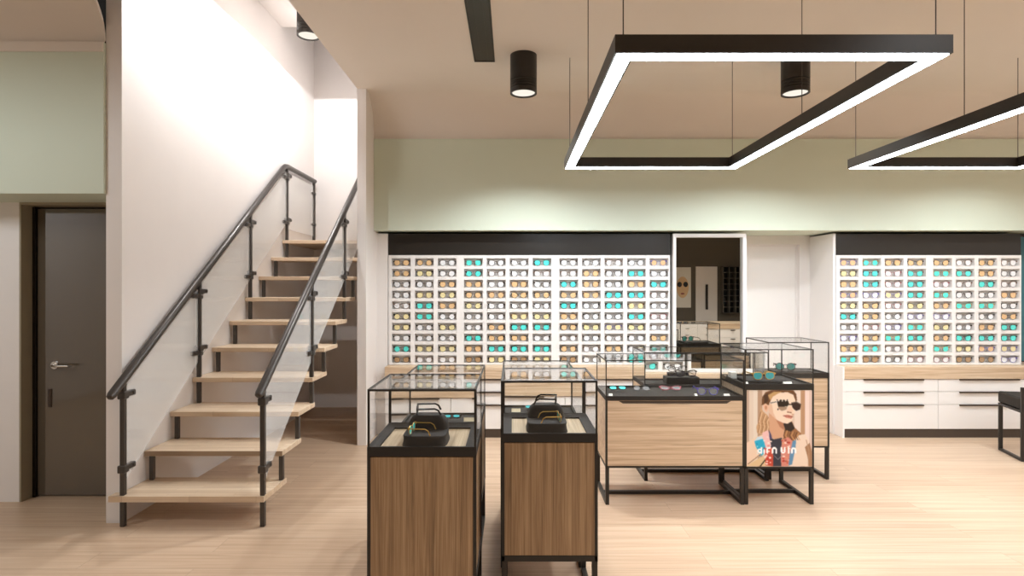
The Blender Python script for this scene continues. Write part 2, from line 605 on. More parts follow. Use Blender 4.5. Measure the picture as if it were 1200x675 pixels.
# ------------------------------------------------------------------ poster print
def paint_poster(nx=170, ny=190):
    X0, X1, Yt, Yb = 52.0, 522.0, 75.0, 605.0
    gx = np.linspace(X0, X1, nx)[None, :].repeat(ny, 0)
    gy = np.linspace(Yt, Yb, ny)[:, None].repeat(nx, 1)
    img = np.zeros((ny, nx, 3))
    rng = np.random.RandomState(3)

    def poly(pts, c, a=1.0):
        ins = np.zeros(gx.shape, bool)
        n = len(pts)
        for i in range(n):
            x1, y1 = pts[i]
            x2, y2 = pts[(i + 1) % n]
            if y1 == y2: continue
            cond = ((y1 > gy) != (y2 > gy)) & (gx < (x2 - x1) * (gy - y1) / (y2 - y1) + x1)
            ins ^= cond
        img[ins] = img[ins] * (1 - a) + np.array(c) * a

    def line(pts, w, c):
        for (x1, y1), (x2, y2) in zip(pts, pts[1:]):
            dx, dy = x2 - x1, y2 - y1
            L2 = dx * dx + dy * dy + 1e-9
            t = np.clip(((gx - x1) * dx + (gy - y1) * dy) / L2, 0, 1)
            d = np.hypot(gx - x1 - t * dx, gy - y1 - t * dy)
            img[d < w] = c

    def ell(cx, cy, rx, ry, c):
        img[((gx - cx) / rx) ** 2 + ((gy - cy) / ry) ** 2 < 1] = c

    for x0, x1, c in [(52, 70, (198, 172, 150)), (70, 100, (226, 208, 190)), (100, 132, (232, 218, 202)), (132, 165, (184, 152, 126)), (165, 395, (222, 200, 182)),
                      (395, 440, (234, 216, 202)), (440, 470, (188, 148, 114)), (470, 502, (238, 216, 206)), (502, 522, (222, 196, 182))]:
        img[(gx >= x0) & (gx <= x1)] = c
    # long hair behind
    poly([(152, 185), (170, 220), (205, 250), (222, 300), (220, 360), (196, 385), (160, 380), (128, 372), (122, 330), (140, 280), (148, 230)], (206, 166, 126))
    for k in range(9):
        x = 136 + k * 9
        line([(x + 18, 225 + k * 6), (x + 2, 290), (x + 8, 330), (x - 2, 370)], 2.2, [(150, 105, 74), (232, 204, 166), (176, 130, 94)][k % 3])
    poly([(318, 300), (378, 290), (398, 335), (440, 372), (452, 398), (405, 440), (345, 445), (308, 430), (322, 360)], (156, 110, 76))
    # shoulders and arms
    poly([(52, 440), (120, 402), (170, 380), (190, 450), (150, 530), (52, 605)], (238, 210, 186))
    poly([(52, 605), (70, 590), (150, 540), (225, 520), (240, 605)], (226, 196, 152))
    line([(62, 588), (120, 545), (150, 520)], 2.5, (150, 110, 80))
    line([(150, 604), (185, 560)], 4, (60, 48, 36))
    poly([(395, 420), (430, 385), (470, 380), (498, 425), (512, 520), (505, 605), (360, 605), (375, 500)], (238, 216, 196))
    poly([(470, 470), (505, 440), (520, 500), (522, 605), (500, 605), (490, 540)], (168, 128, 96))
    line([(480, 420), (500, 500), (495, 600)], 2.5, (190, 150, 120))
    # neck
    poly([(212, 230), (270, 280), (335, 300), (322, 350), (318, 405), (255, 418), (220, 395), (214, 320)], (214, 166, 134))
    poly([(262, 275), (330, 300), (320, 350), (290, 330)], (184, 130, 100))
    poly([(315, 306), (376, 294), (398, 340), (370, 362), (330, 352)], (58, 48, 42))
    for k in range(8):
        x = 330 + k * 14
        line([(x, 350 + 3 * k), (x - 12, 390), (x + 6, 420)], 2.5, [(90, 62, 44), (206, 156, 104), (120, 82, 54)][k % 3])
    # head
    poly([(160, 178), (164, 122), (188, 88), (226, 75), (388, 75), (408, 100), (414, 142), (402, 160), (300, 130), (235, 160), (205, 180)], (112, 78, 52))
    poly([(222, 150), (243, 112), (288, 92), (345, 87), (388, 106), (404, 150), (408, 190), (394, 236), (386, 262), (374, 290), (346, 308), (310, 300), (268, 280), (238, 255), (214, 225), (205, 190)], (243, 219, 197))
    poly([(205, 190), (222, 150), (236, 180), (244, 230), (268, 280), (238, 255), (214, 225)], (228, 192, 164))
    poly([(205, 108), (250, 84), (310, 84), (282, 96), (240, 118), (222, 146)], (200, 160, 108))
    poly([(176, 110), (205, 96), (205, 150), (180, 172)], (80, 58, 42))
    poly([(170, 176), (188, 165), (205, 176), (206, 210), (196, 228), (180, 214)], (230, 186, 156))
    ell(191, 195, 7, 14, (196, 140, 108))
    poly([(340, 190), (372, 185), (388, 218), (372, 232), (340, 226)], (236, 204, 180))
    line([(345, 226), (372, 230)], 3.5, (150, 104, 80))
    poly([(310, 250), (345, 244), (366, 248), (388, 257), (372, 273), (338, 266)], (206, 136, 118))
    line([(314, 252), (350, 255), (384, 260)], 2.0, (140, 80, 66))
    poly([(372, 236), (394, 236), (384, 264)], (214, 176, 150))
    # sunglasses
    line([(222, 163), (270, 152)], 5, (240, 232, 220))
    for k in range(5):
        ell(228 + k * 11, 162 - k * 2.4, 4, 3.6, (46, 38, 32))
    poly([(268, 150), (296, 138), (350, 146), (362, 172), (346, 206), (304, 222), (278, 200)], (226, 208, 188))
    poly([(270, 152), (296, 141), (350, 148), (358, 172), (344, 186), (280, 190)], (52, 42, 34))
    poly([(278, 190), (344, 187), (336, 208), (304, 218), (284, 204)], (168, 140, 116))
    line([(356, 172), (378, 174)], 4, (52, 42, 34))
    poly([(372, 164), (408, 156), (442, 174), (436, 208), (406, 218), (382, 196)], (64, 46, 40))
    line([(374, 162), (408, 155), (442, 172)], 3, (120, 104, 92))
    for k in range(8):
        ell(272 + k * 12, 142 + (k % 2) * 6, 4, 4, (240, 230, 216) if k % 2 else (46, 38, 32))
    ell(277, 207, 5, 6, (50, 40, 34))
    # clothes
    poly([(212, 398), (250, 416), (304, 404), (318, 440), (312, 605), (238, 605), (226, 500)], (64, 62, 72))
    poly([(212, 350), (228, 380), (236, 414), (216, 410)], (84, 76, 110))
    poly([(108, 428), (166, 408), (188, 450), (196, 500), (160, 530), (120, 470)], (52, 178, 214))
    poly([(108, 428), (130, 400), (165, 395), (168, 412)], (206, 226, 238))
    poly([(164, 372), (206, 350), (216, 400), (228, 460), (222, 480), (190, 480), (178, 430)], (240, 196, 194))
    poly([(182, 480), (232, 470), (244, 540), (242, 605), (188, 596)], (206, 82, 62))
    for k in range(26):
        ell(176 + rng.rand() * 52, 380 + rng.rand() * 220, 5 + rng.rand() * 5, 3 + rng.rand() * 4, [(224, 112, 108), (248, 222, 214), (196, 60, 48), (250, 236, 230)][k % 4])
    poly([(306, 420), (350, 400), (384, 428), (372, 500), (350, 605), (300, 605), (298, 500)], (216, 140, 124))
    for k in range(34):
        ell(302 + rng.rand() * 62, 410 + rng.rand() * 190, 5 + rng.rand() * 5, 3 + rng.rand() * 4, [(198, 70, 56), (250, 220, 208), (226, 170, 120), (150, 60, 52)][k % 4])
    poly([(382, 428), (408, 420), (402, 480), (378, 590), (352, 600), (362, 520)], (104, 146, 182))
    line([(240, 520), (278, 556), (312, 520)], 1.6, (150, 150, 152))
    for k in range(10):
        ell(126 + rng.rand() * 70, 420 + rng.rand() * 110, 4, 4, [(30, 120, 170), (240, 246, 250)][k % 2])

    # lettering as it stands on the print
    def tpx(X, Y): return ((870 + X / 13.5 - 865) * 5.87, (500 + Y / 13.5 - 445) * 5.87)
    def st(pts, w=6.0): line([tpx(*p) for p in pts], w, (255, 255, 255))
    cir = [(270 + 28 * math.cos(a), 400 + 26 * math.sin(a)) for a in np.linspace(0, 2 * PI, 14)]
    st(cir)
    st([(300, 350), (300, 430)])
    st([(345, 385), (345, 430)])
    st([(392, 430), (392, 372), (405, 355), (440, 352)])
    st([(480, 430), (480, 372), (495, 352), (525, 352), (543, 372), (543, 430)])
    st([(628, 350), (628, 408), (642, 427), (668, 427), (684, 408), (684, 350)])
    st([(745, 352), (745, 430)])
    st([(800, 430), (800, 375), (815, 356), (845, 360), (858, 380), (858, 425)])
    # soften
    for _ in range(2):
        p = np.pad(img, ((1, 1), (1, 1), (0, 0)), mode='edge')
        img = (p[1:-1, 1:-1] * 2 + p[:-2, 1:-1] + p[2:, 1:-1] + p[1:-1, :-2] + p[1:-1, 2:]) / 6.0
    c = img / 255.0
    return np.where(c <= 0.04045, c / 12.92, ((c + 0.055) / 1.055) ** 2.4)


def printed_sheet(name, img, x0, x1, y, z0, z1, parent):
    ny, nx, _ = img.shape
    ox, oy, oz = worldloc(parent)
    xs = np.linspace(x0, x1, nx) - ox
    zs = np.linspace(z1, z0, ny) - oz
    verts = [(float(xs[i]), y - oy, float(zs[j])) for j in range(ny) for i in range(nx)]
    faces = [(j * nx + i, (j + 1) * nx + i, (j + 1) * nx + i + 1, j * nx + i + 1) for j in range(ny - 1) for i in range(nx - 1)]
    # a thin board behind the print
    k = len(verts)
    t = 0.004
    for (x, z) in ((xs[0], zs[0]), (xs[-1], zs[0]), (xs[-1], zs[-1]), (xs[0], zs[-1])):
        verts.append((float(x), y - oy + t, float(z)))
    faces.append((k, k + 1, k + 2, k + 3))
    me = bpy.data.meshes.new(name)
    me.from_pydata(verts, [], faces)
    ca = me.color_attributes.new('print', 'FLOAT_COLOR', 'POINT')
    arr = np.ones((len(verts), 4), np.float32)
    arr[:k, :3] = img.reshape(-1, 3)
    ca.data.foreach_set('color', arr.ravel())
    me.materials.append(M['poster'])
    o = bpy.data.objects.new(name, me)
    COL.objects.link(o)
    o.parent = parent
    return o


# ------------------------------------------------------------------ glass display cases
def display_case(label, x0, x1, y0, y1, zt, zr, zq, zb, woodm, floor_wood=False, sheet=False, pull=False, poster=False, backtray=0.0, sidewood=None):
    """x0..x1, y0..y1 footprint; zt glass top, zr tray rim, zq tray bottom, zb underside of the body."""
    r = thing('display_case', label, 'display case', ((x0 + x1) / 2, (y0 + y1) / 2, 0), group='glass topped eyewear display cases')
    e = 0.012
    s = 0.024
    bh = 0.026 if floor_wood else 0.012
    w = 0.0085 if woodm is M['walnut'] else 0.007
    g = 0.003
    # wooden body
    B(x0 + 0.004, x1 - 0.004, y0 + 0.004, y1 - 0.004, zb + 0.012, zq - 0.001).build('cabinet_body', sidewood or woodm, r)
    f = MB()
    if pull:
        xa, xb = x0 + 0.09, x1 - 0.09
        f.prism([(x0 + e, y0, zb + 0.014), (x1 - e, y0, zb + 0.014), (x1 - e, y0, zq - 0.004), (xb, y0, zq - 0.004), (xb - 0.03, y0, zq - 0.022), (xa + 0.03, y0, zq - 0.022), (xa, y0, zq - 0.004), (x0 + e, y0, zq - 0.004)], (0, 0.004, 0))
        f.build('front_panel', woodm, r)
        B(xa, xb, y0 + 0.0035, y0 + 0.0045, zq - 0.022, zq - 0.004).build('finger_pull', M['plinth'], r)
    elif poster:
        po = printed_sheet('poster', paint_poster(), x0 + e, x1 - e, y0 - 0.001, zb + 0.014, zq - 0.004, r)
        po['label'] = 'colour print of a woman in dark sunglasses and a frilled floral collar'
    else:
        f.box(x0 + e, x1 - e, y0, y0 + 0.004, zb + bh + 0.002, zq - 0.004)
        f.build('front_panel', woodm, r)
    # black edge frame of the body
    for (xa, ya) in ((x0, y0), (x1 - e, y0), (x0, y1 - e), (x1 - e, y1 - e)):
        B(xa - 0.001, xa + e + 0.001, ya - 0.0015, ya + e + 0.001, zb, zq).build('corner_post', M['black'], r)
    MB().box(x0, x1, y0 - 0.0015, y0 + e, zb, zb + bh).box(x0, x1, y1 - e, y1, zb, zb + bh).box(x0, x0 + e, y0 + e, y1 - e, zb, zb + bh).box(x1 - e, x1, y0 + e, y1 - e, zb, zb + bh).build('bottom_frame', M['black'], r)
    # tray with its rim
    t = MB()
    rw, rb = (0.046, 0.10) if floor_wood else (0.02, 0.03)
    t.box(x0 - 0.001, x1 + 0.001, y0 - 0.002, y0 + 0.012, zq, zr)
    t.box(x0 - 0.001, x1 + 0.001, y1 - 0.012, y1 + 0.001, zq, zr)
    t.box(x0 - 0.001, x0 + 0.012, y0 + 0.012, y1 - 0.012, zq, zr)
    t.box(x1 - 0.012, x1 + 0.001, y0 + 0.012, y1 - 0.012, zq, zr)
    zf = zr - 0.012
    t.box(x0 + 0.012, x1 - 0.012, y0 + 0.012, y1 - 0.012, zq, zf)
    if floor_wood:
        t.box(x0 + 0.012, x0 + rw, y0 + 0.012, y1 - 0.012, zf, zr - 0.001)
        t.box(x1 - rw, x1 - 0.012, y0 + 0.012, y1 - 0.012, zf, zr - 0.001)
        t.box(x0 + rw, x1 - rw, y1 - rb, y1 - 0.012, zf, zr - 0.001)
    tr = t.build('tray', M['blackmatte'], r)
    if floor_wood:
        B(x0 + rw, x1 - rw, y0 + 0.012, y1 - rb, zf + 0.0002, zf + 0.004).build('tray_inlay', M['oakgrey'], tr)
    # glass hood
    hf = MB()
    for xa in (x0, x1 - w):
        hf.box(xa, xa + w, y0, y1, zt - w, zt)
        for ya in (y0, y1 - w):
            hf.box(xa, xa + w, ya, ya + w, zr, zt - w)
    for ya in (y0, y1 - w):
        hf.box(x0 + w, x1 - w, ya, ya + w, zt - w, zt)
    hf.build('hood_frame', M['black'], r)
    a, b, c, d = x0 + w, x1 - w, y0 + w, y1 - w
    if sheet:
        q = MB().quad((a, y0 + g, zr), (b, y0 + g, zr), (b, y0 + g, zt - w), (a, y0 + g, zt - w))
        q.build('glass_pane', M['sheet'], r, recalc=False)
    else:
        B(a, b, y0 + 0.001, y0 + 0.001 + g, zr, zt - w).build('glass_pane', M['glass'], r)
    B(a, b, y1 - g, y1 - 0.001, zr, zt - w).build('glass_pane', M['glass'], r)
    B(x0 + 0.001, x0 + g, c, d, zr, zt - w).build('glass_pane', M['glass'], r)
    B(x1 - g, x1 - 0.001, c, d, zr, zt - w).build('glass_pane', M['glass'], r)
    B(a, b, c, d, zt - g, zt - 0.001).build('glass_pane', M['topglass'], r)
    # sled legs
    for xa in (x0, x1 - s):
        L = MB()
        L.box(xa, xa + s, y0, y0 + s, 0.024, zb).box(xa, xa + s, y1 - s, y1, 0.024, zb).box(xa, xa + s, y0, y1, 0, 0.024)
        L.build('leg_frame', M['black'], r)
    ym = (y0 + y1) / 2
    B(x0 + s, x1 - s, ym - 0.013, ym + 0.013, 0.0, 0.024).build('stretcher', M['black'], r)
    return r


TALL = dict(zt=1.076, zr=0.835, zq=0.795, zb=0.250)
WIDE = dict(zt=1.0, zr=0.752, zq=0.722, zb=0.256)
display_case('vertical grained display case nearest the stairs with a dome eyewear stand inside', -0.605, -0.150, 2.38, 2.815, woodm=M['walnut'], floor_wood=True, **TALL)
display_case('vertical grained display case standing closest to the wide oak case', -0.047, 0.391, 2.60, 3.03, woodm=M['walnut'], floor_wood=True, **TALL)
display_case('lower glass case directly behind the display case nearest the stairs', -0.615, -0.175, 2.835, 3.715, woodm=M['walnut'], sheet=True, **WIDE)
display_case('lower glass case directly behind the vertical grained case beside the wide oak case', -0.060, 0.385, 3.05, 3.935, woodm=M['walnut'], sheet=True, **WIDE)
display_case('wide oak display case with a horizontal grained drawer front beside the poster case', 0.648, 1.607, 3.935, 4.365, woodm=M['oak'], pull=True, **WIDE)
pc = display_case('tall display case with the poster of a woman in sunglasses on its front', 1.612, 2.090, 3.94, 4.405, woodm=M['oak'], poster=True, **TALL)
display_case('wide glass case behind the wide oak display case', 1.030, 1.995, 4.42, 4.86, woodm=M['oak'], sheet=True, **WIDE)
display_case('tall oak display case behind the poster case, nearest the plain white door', 2.007, 2.484, 4.455, 4.885, woodm=M['oak'], sheet=True, **TALL)

# ------------------------------------------------------------------ spectacles
def outline(shape, a, b, n=22):
    pts = []
    for i in range(n):
        t = 2 * PI * i / n
        c, s = math.cos(t), math.sin(t)
        if shape == 'round':
            e = 2.0
        elif s >= 0:
            e = 3.4
        else:
            e = 2.1
        x = a * math.copysign(abs(c) ** (2 / e), c)
        z = b * math.copysign(abs(s) ** (2 / e), s)
        if shape == 'cat' and s > 0:
            z += 0.006 * x / a
        pts.append((x, z))
    return pts


def frame_mb(mb, shape, a, b, gap, r, temples=None, tl=0.11):
    """spectacle front facing -y with its lens bottoms at z = r; temples run towards +y."""
    zc = b + r
    cx = a + gap / 2
    for sgn in (-1, 1):
        pts = [(sgn * (cx) + (sgn * x), 0.0, zc + z) for x, z in outline(shape, a, b)]
        if sgn < 0: pts.reverse()
        mb.tube(pts, r, 6, closed=True)
        xo = sgn * (cx + a)
        mb.box(xo - 0.004 if sgn > 0 else xo - 0.010, xo + 0.010 if sgn > 0 else xo + 0.004, -0.003, 0.005, zc + b * 0.45, zc + b * 0.86)
    zb = zc + b * 0.42
    mb.tube([(-gap / 2 - 0.002, 0, zb - 0.002), (-gap / 4, -0.002, zb + 0.004), (gap / 4, -0.002, zb + 0.004), (gap / 2 + 0.002, 0, zb - 0.002)], r * 0.9, 6)


def temple_mb(mb, sgn, a, b, gap, r, tl):
    zc = b + r
    x = sgn * (2 * a + gap / 2 + 0.008)
    z = zc + b * 0.65
    mb.tube([(x, 0.004, z), (x * 0.99, tl * 0.75, z), (x * 0.97, tl * 0.9, z - 0.008), (x * 0.96, tl, z - 0.028)], [r, r * 0.9, r, r * 1.1], 6, sy=1.5)


def lens_mesh(shape, a, b, gap, sgn, name):
    bm = MB()
    pts = outline(shape, a - 0.001, b - 0.001)
    zc = b + 0.003
    loop = [(sgn * (a + gap / 2) + sgn * x, -0.0012, zc + z) for x, z in pts]
    bm.prism(loop, (0, 0.002, 0))
    return bm


_cache = {}


def rack_glasses(shape, fk, lk):
    key = (shape, fk, lk)
    if key in _cache: return _cache[key]
    a, b, gap, r = {'way': (0.0295, 0.0275, 0.033, 0.0022), 'round': (0.0285, 0.0285, 0.035, 0.002), 'cat': (0.0295, 0.0268, 0.033, 0.0022)}[shape]
    if ('f', shape, fk) not in _cache:
        mb = MB()
        frame_mb(mb, shape, a, b, gap, r)
        for sgn in (-1, 1): temple_mb(mb, sgn, a, b, gap, r * 0.7, 0.040)
        _cache[('f', shape, fk)] = mb.mesh('eyeglasses', M['F_' + fk])
        _cache[('l', shape, 0)] = None
    if ('l', shape, lk) not in _cache:
        _cache[('l', shape, lk)] = [lens_mesh(shape, a, b, gap, sg, 'lens').mesh('lens', M['L_' + lk]) for sg in (-1, 1)]
    fm, lm = _cache[('f', shape, fk)], _cache[('l', shape, lk)]
    root = bpy.data.objects.new('eyeglasses', fm)
    kids = []
    for me in lm:
        o = bpy.data.objects.new('lens', me)
        o.parent = root
        kids.append(o)
    _cache[key] = (root, kids)
    return _cache[key]


def place_glasses(shape, fk, lk, loc, rz, label, cat, group):
    root, kids = rack_glasses(shape, fk, lk)
    r = root.copy()
    COL.objects.link(r)
    r.location = loc
    r.rotation_euler = (0, 0, rz)
    tag(r, label, cat, group)
    for k in kids:
        c = k.copy()
        COL.objects.link(c)
        c.parent = r
    return r


# ------------------------------------------------------------------ wall racks
ORD = ['first', 'second', 'third', 'fourth', 'fifth']
ROWN = ['top', 'second', 'third', 'fourth', 'fifth', 'sixth', 'seventh', 'eighth', 'ninth', 'bottom']
LN = {'c': 'clear', 't': 'teal', 'a': 'amber', 'y': 'straw yellow', 'b': 'brown'}
FN = {'k': 'black', 'b': 'tortoise', 'p': 'rose', 'v': 'violet', 'g': 'gold'}
RY0, RY1 = 5.84, 5.918
RZ0, RZ1 = 0.712, 1.837
PITCH = 0.1108


def rack(x0, x1, centres, rows, label, where, seed):
    r = thing('eyewear_rack', label, 'display rack', ((x0 + x1) / 2, (RY0 + RY1) / 2, RZ0), group='white eyewear racks on the back wall')
    B(x0, x1, RY1 - 0.012, RY1 + 0.362, RZ0, RZ1).build('back_panel', M['lac'], r)
    n = len(centres)
    p = centres[1] - centres[0]
    hw = 0.0965
    edges = [(x0, centres[0] - hw)] + [(centres[i] + hw, centres[i + 1] - hw) for i in range(n - 1)] + [(centres[-1] + hw, x1)]
    for a, b in edges:
        B(a, b, RY0, RY1 - 0.012, RZ0, RZ1).build('divider', M['lac'], r)
    sh = 0.032
    ztop = 1.806
    shelf_top = []
    for k in range(10):
        zt = ztop - PITCH * k
        shelf_top.append(zt - 0.078)
    prev = RZ1
    for k in range(11):
        zhi = RZ1 if k == 0 else shelf_top[k - 1]
        zlo = ztop if k == 0 else (ztop - PITCH * k if k < 10 else RZ0)
        m = MB()
        for cx in centres:
            m.box(cx - hw + 0.0005, cx + hw - 0.0005, RY0 + 0.003, RY1 - 0.012, zlo, zhi)
        m.build('shelf', M['lac'], r)
    rnd = random.Random(seed)
    for j, row in enumerate(rows):
        for i, code in enumerate(row.split()):
            lk = code[0]
            fk = code[1] if len(code) > 1 else ('k' if rnd.random() < 0.78 else 'b')
            shape = rnd.choice(['way', 'way', 'cat', 'round'])
            cat = 'eyeglasses' if lk == 'c' else 'sunglasses'
            lab = f"{LN[lk]} lensed {cat} with {FN[fk]} frame, {ROWN[j]} row, {ORD[i]} column, {where}"
            place_glasses(shape, fk, lk, (centres[i], RY0 + 0.022, shelf_top[j] + 0.0003), rnd.uniform(-0.012, 0.012), lab, cat, 'glasses on show in the wall racks')
    return r


def cx(px, Z=5.88): return (px - 600) * Z / FW


rack(-1.268, -0.510, [cx(471), cx(497.7), cx(524.4)], ['a a c', 'a y c', 'c c a', 'c y y', 'c t a', 'y t c', 'y c y', 'c c c', 't y y', 'b cb cb'],
     'narrow three column white eyewear rack nearest the staircase', 'three column rack', 1)
rack(-0.510, 0.448, [cx(555), cx(581.6), cx(608.2), cx(634.8)], ['t c c t', 't c c c', 'ab c ab c', 'a ab a a', 'y c c c', 'c c y y', 'c a t t', 't a a c', 'ab t t t', 'b y b y'],
     'four column white eyewear rack between three column rack and five column rack', 'rack left of centre', 2)
rack(0.448, 1.622, [cx(666), cx(692.3), cx(718.6), cx(744.9), cx(771.2)], ['c c c c av', 'c a c t c', 't a c ab t', 'a a t t c', 't c t y c', 'a c c t cp', 'a y yv y c', 'c c c c a', 'a c a c t', 'b c c t c'],
     'five column white eyewear rack beside the mirror', 'rack beside mirror', 3)
rack(3.328, 4.262, [cx(992.7), cx(1018.8), cx(1044.9), cx(1071)], ['av tg ab a', 'y t cp t', 'ab t cp t', 'av cv yv t', 'y a cp y', 't a c cv', 'c cp cv tg', 'cv a tg t', 'ab tg c a', 'tg bb c cp'],
     'four column white eyewear rack beside the plain door', 'rack beside white door', 4)
rack(4.262, 5.228, [cx(1101.3), cx(1127.6), cx(1153.9), cx(1180.2)], ['a c a c', 'tg tb ab c', 'cp c t c', 'tg c c ab', 'ab tg tg c', 'cv c c a', 'y c ab t', 'a t t t', 'tg y av yv', 'cp b b cv'],
     'four column white eyewear rack furthest to the right', 'rightmost rack', 5)
for nm, a, b, lab in (('header', -1.270, 1.628, 'long black header board above the three left eyewear racks'), ('header', 3.324, 5.228, 'black header board above the two right eyewear racks')):
    tag(B(a, b, 5.842, 6.28, RZ1 + 0.001, 2.058, bev=0.002).build('header_board', M['fascia']), lab, 'header board', 'black header boards over the racks')


# ------------------------------------------------------------------ drawer cabinets and worktops
def cabinet(x0, x1, hx0, hx1, label, y0=5.70, y1=6.28, face=1):
    r = thing('drawer_cabinet', label, 'cabinet', ((x0 + x1) / 2, (y0 + y1) / 2, 0), group='white drawer cabinets')
    B(x0 + 0.001, x1 - 0.001, y0 + 0.02, y1, 0.086, 0.588).build('carcass', M['lac'], r)
    B(x0, x1, y0 + 0.006, y1, 0.0, 0.085).build('plinth', M['plinth'], r)
    for z0, z1 in ((0.088, 0.330), (0.334, 0.459), (0.463, 0.586)):
        d = B(x0 + 0.002, x1 - 0.002, y0, y0 + 0.019, z0, z1, bev=0.0015).build('drawer', M['lac'], r)
        B(hx0, hx1, y0 - 0.016, y0 - 0.0005, z1 - 0.010, z1 + 0.001).build('handle', M['plinth'], d)
    return r


cabinet(-1.270, -0.508, -1.19, -0.60, 'white three drawer cabinet nearest the staircase')
cabinet(-0.508, 0.447, -0.33, 0.27, 'white three drawer cabinet seen between the two vertical grained cases')
cabinet(0.447, 1.620, 0.73, 1.33, 'white three drawer cabinet behind the wide oak case')
cabinet(1.620, 2.395, 1.71, 2.30, 'white three drawer cabinet below the mirror')
cabinet(3.327, 4.270, 3.52, 4.12, 'white three drawer cabinet right of the plain door')
cabinet(4.270, 5.225, 4.48, 5.078, 'white three drawer cabinet behind the dark chair')
tag(B(-1.274, 2.400, 5.69, 6.28, 0.589, 0.710, bev=0.003).build('worktop', M['oak']), 'long thick oak worktop under the left racks and mirror', 'worktop', 'oak worktops')
tag(B(3.326, 5.232, 5.69, 6.28, 0.589, 0.710, bev=0.003).build('worktop', M['oak']), 'thick oak worktop under the two right racks', 'worktop', 'oak worktops')

tag(B(3.308, 3.3255, 5.69, 6.285, 0, 0.711).build('end_panel', M['lac']), 'narrow white end panel at the left end of the right worktop', 'end panel')
# ------------------------------------------------------------------ mirror
mr = thing('wall_mirror', 'tall white framed mirror standing on the worktop', 'mirror', (2.02, 5.84, 0.712))
B(1.655, 2.385, 5.85, 6.28, 0.712, 2.05).build('backing', M['lac'], mr)
f = MB()
f.box(1.646, 1.674, 5.80, 5.85, 0.712, 2.055).box(2.355, 2.392, 5.80, 5.85, 0.712, 2.055).box(1.674, 2.355, 5.80, 5.85, 2.018, 2.055).box(1.674, 2.355, 5.80, 5.85, 0.712, 0.745)
f.build('frame', M['lac'], mr)
B(1.674, 2.355, 5.838, 5.849, 0.745, 2.018).build('mirror_glass', M['mirror'], mr)

# ------------------------------------------------------------------ lamps
def pendant(x0, x1, y0, y1, label):
    r = thing('pendant_lamp', label, 'pendant lamp', ((x0 + x1) / 2, (y0 + y1) / 2, 2.49), group='rectangular LED pendant lamps')
    w = 0.085
    z0, z1 = 2.492, 2.570
    h = MB()
    h.box(x0, x1, y0, y0 + w, z0, z1).box(x0, x1, y1 - w, y1, z0, z1).box(x0, x0 + w, y0 + w, y1 - w, z0, z1).box(x1 - w, x1, y0 + w, y1 - w, z0, z1)
    h.build('housing', M['black'], r)
    b = 0.010
    za = z0 - 0.003
    s = MB()
    s.box(x0 + b, x1 - b, y0 + b, y0 + w - b, za, z0).box(x0 + b, x1 - b, y1 - w + b, y1 - b, za, z0).box(x0 + b, x0 + w - b, y0 + w - b, y1 - w + b, za, z0).box(x1 - w + b, x1 - b, y0 + w - b, y1 - w + b, za, z0)
    s.build('led_strip', M['led'], r)
    m = w / 2
    ym = (y0 + y1) / 2
    for wx in (x0 + m, x1 - m):
        for wy in (y0 + m, ym, y1 - m):
            MB().tube([(wx, wy, z1), (wx, wy, H)], 0.0028, 6).build('suspension_wire', M['rail'], r)
    return r


pendant(0.435, 1.862, 2.400, 4.740, 'rectangular black LED pendant hanging over the display cases')
pendant(2.796, 4.220, 2.400, 4.740, 'rectangular black LED pendant cut off by the right picture edge')


def downlight(x, y, ztop, zbot, label, rad=0.109):
    r = thing('ceiling_downlight', label, 'downlight', (x, y, zbot), group='black cylinder downlights')
    hgt = ztop - zbot
    prof = [(rad, hgt), (rad, 0.105)]
    for k in range(4):
        z = 0.105 - k * 0.02
        prof += [(rad - 0.006, z - 0.003), (rad - 0.006, z - 0.008), (rad, z - 0.011), (rad, z - 0.019)]
    prof += [(rad, 0.0), (rad - 0.012, 0.0), (rad - 0.018, 0.03), (0.0, 0.03)]
    prof = [(0.0, hgt)] + prof
    MB().lathe(prof, (x, y, zbot), 40).build('housing', M['black'], r)
    MB().lathe([(0, 0.010), (rad - 0.0165, 0.010), (rad - 0.0165, 0.0135), (0, 0.0135)], (x, y, zbot), 40).build('lens', M['lamp'], r)
    return r


downlight(0.094, 4.65, H, 3.087, 'black cylinder downlight on the ceiling beside the long slot vent')
downlight(2.316, 4.65, H, 3.087, 'black cylinder downlight seen through the rectangular pendant lamp')
downlight(-1.985, 5.55, 4.32, 3.955, 'black cylinder downlight up in the stairwell')
v = thing('slot_vent', 'long black slot vent let into the ceiling', 'ceiling vent', (-0.229, 3.6, H))
MB().box(-0.315, -0.300, 1.0, 4.77, H - 0.006, H + 0.004).box(-0.158, -0.143, 1.0, 4.77, H - 0.006, H + 0.004).box(-0.300, -0.158, 4.755, 4.77, H - 0.006, H + 0.004).build('frame', M['black'], v)
MB().box(-0.300, -0.158, 1.0, 4.755, H - 0.003, H + 0.004).box(-0.262, -0.256, 1.0, 4.755, H - 0.005, H - 0.003).box(-0.204, -0.198, 1.0, 4.755, H - 0.005, H - 0.003).build('slats', M['fascia'], v)


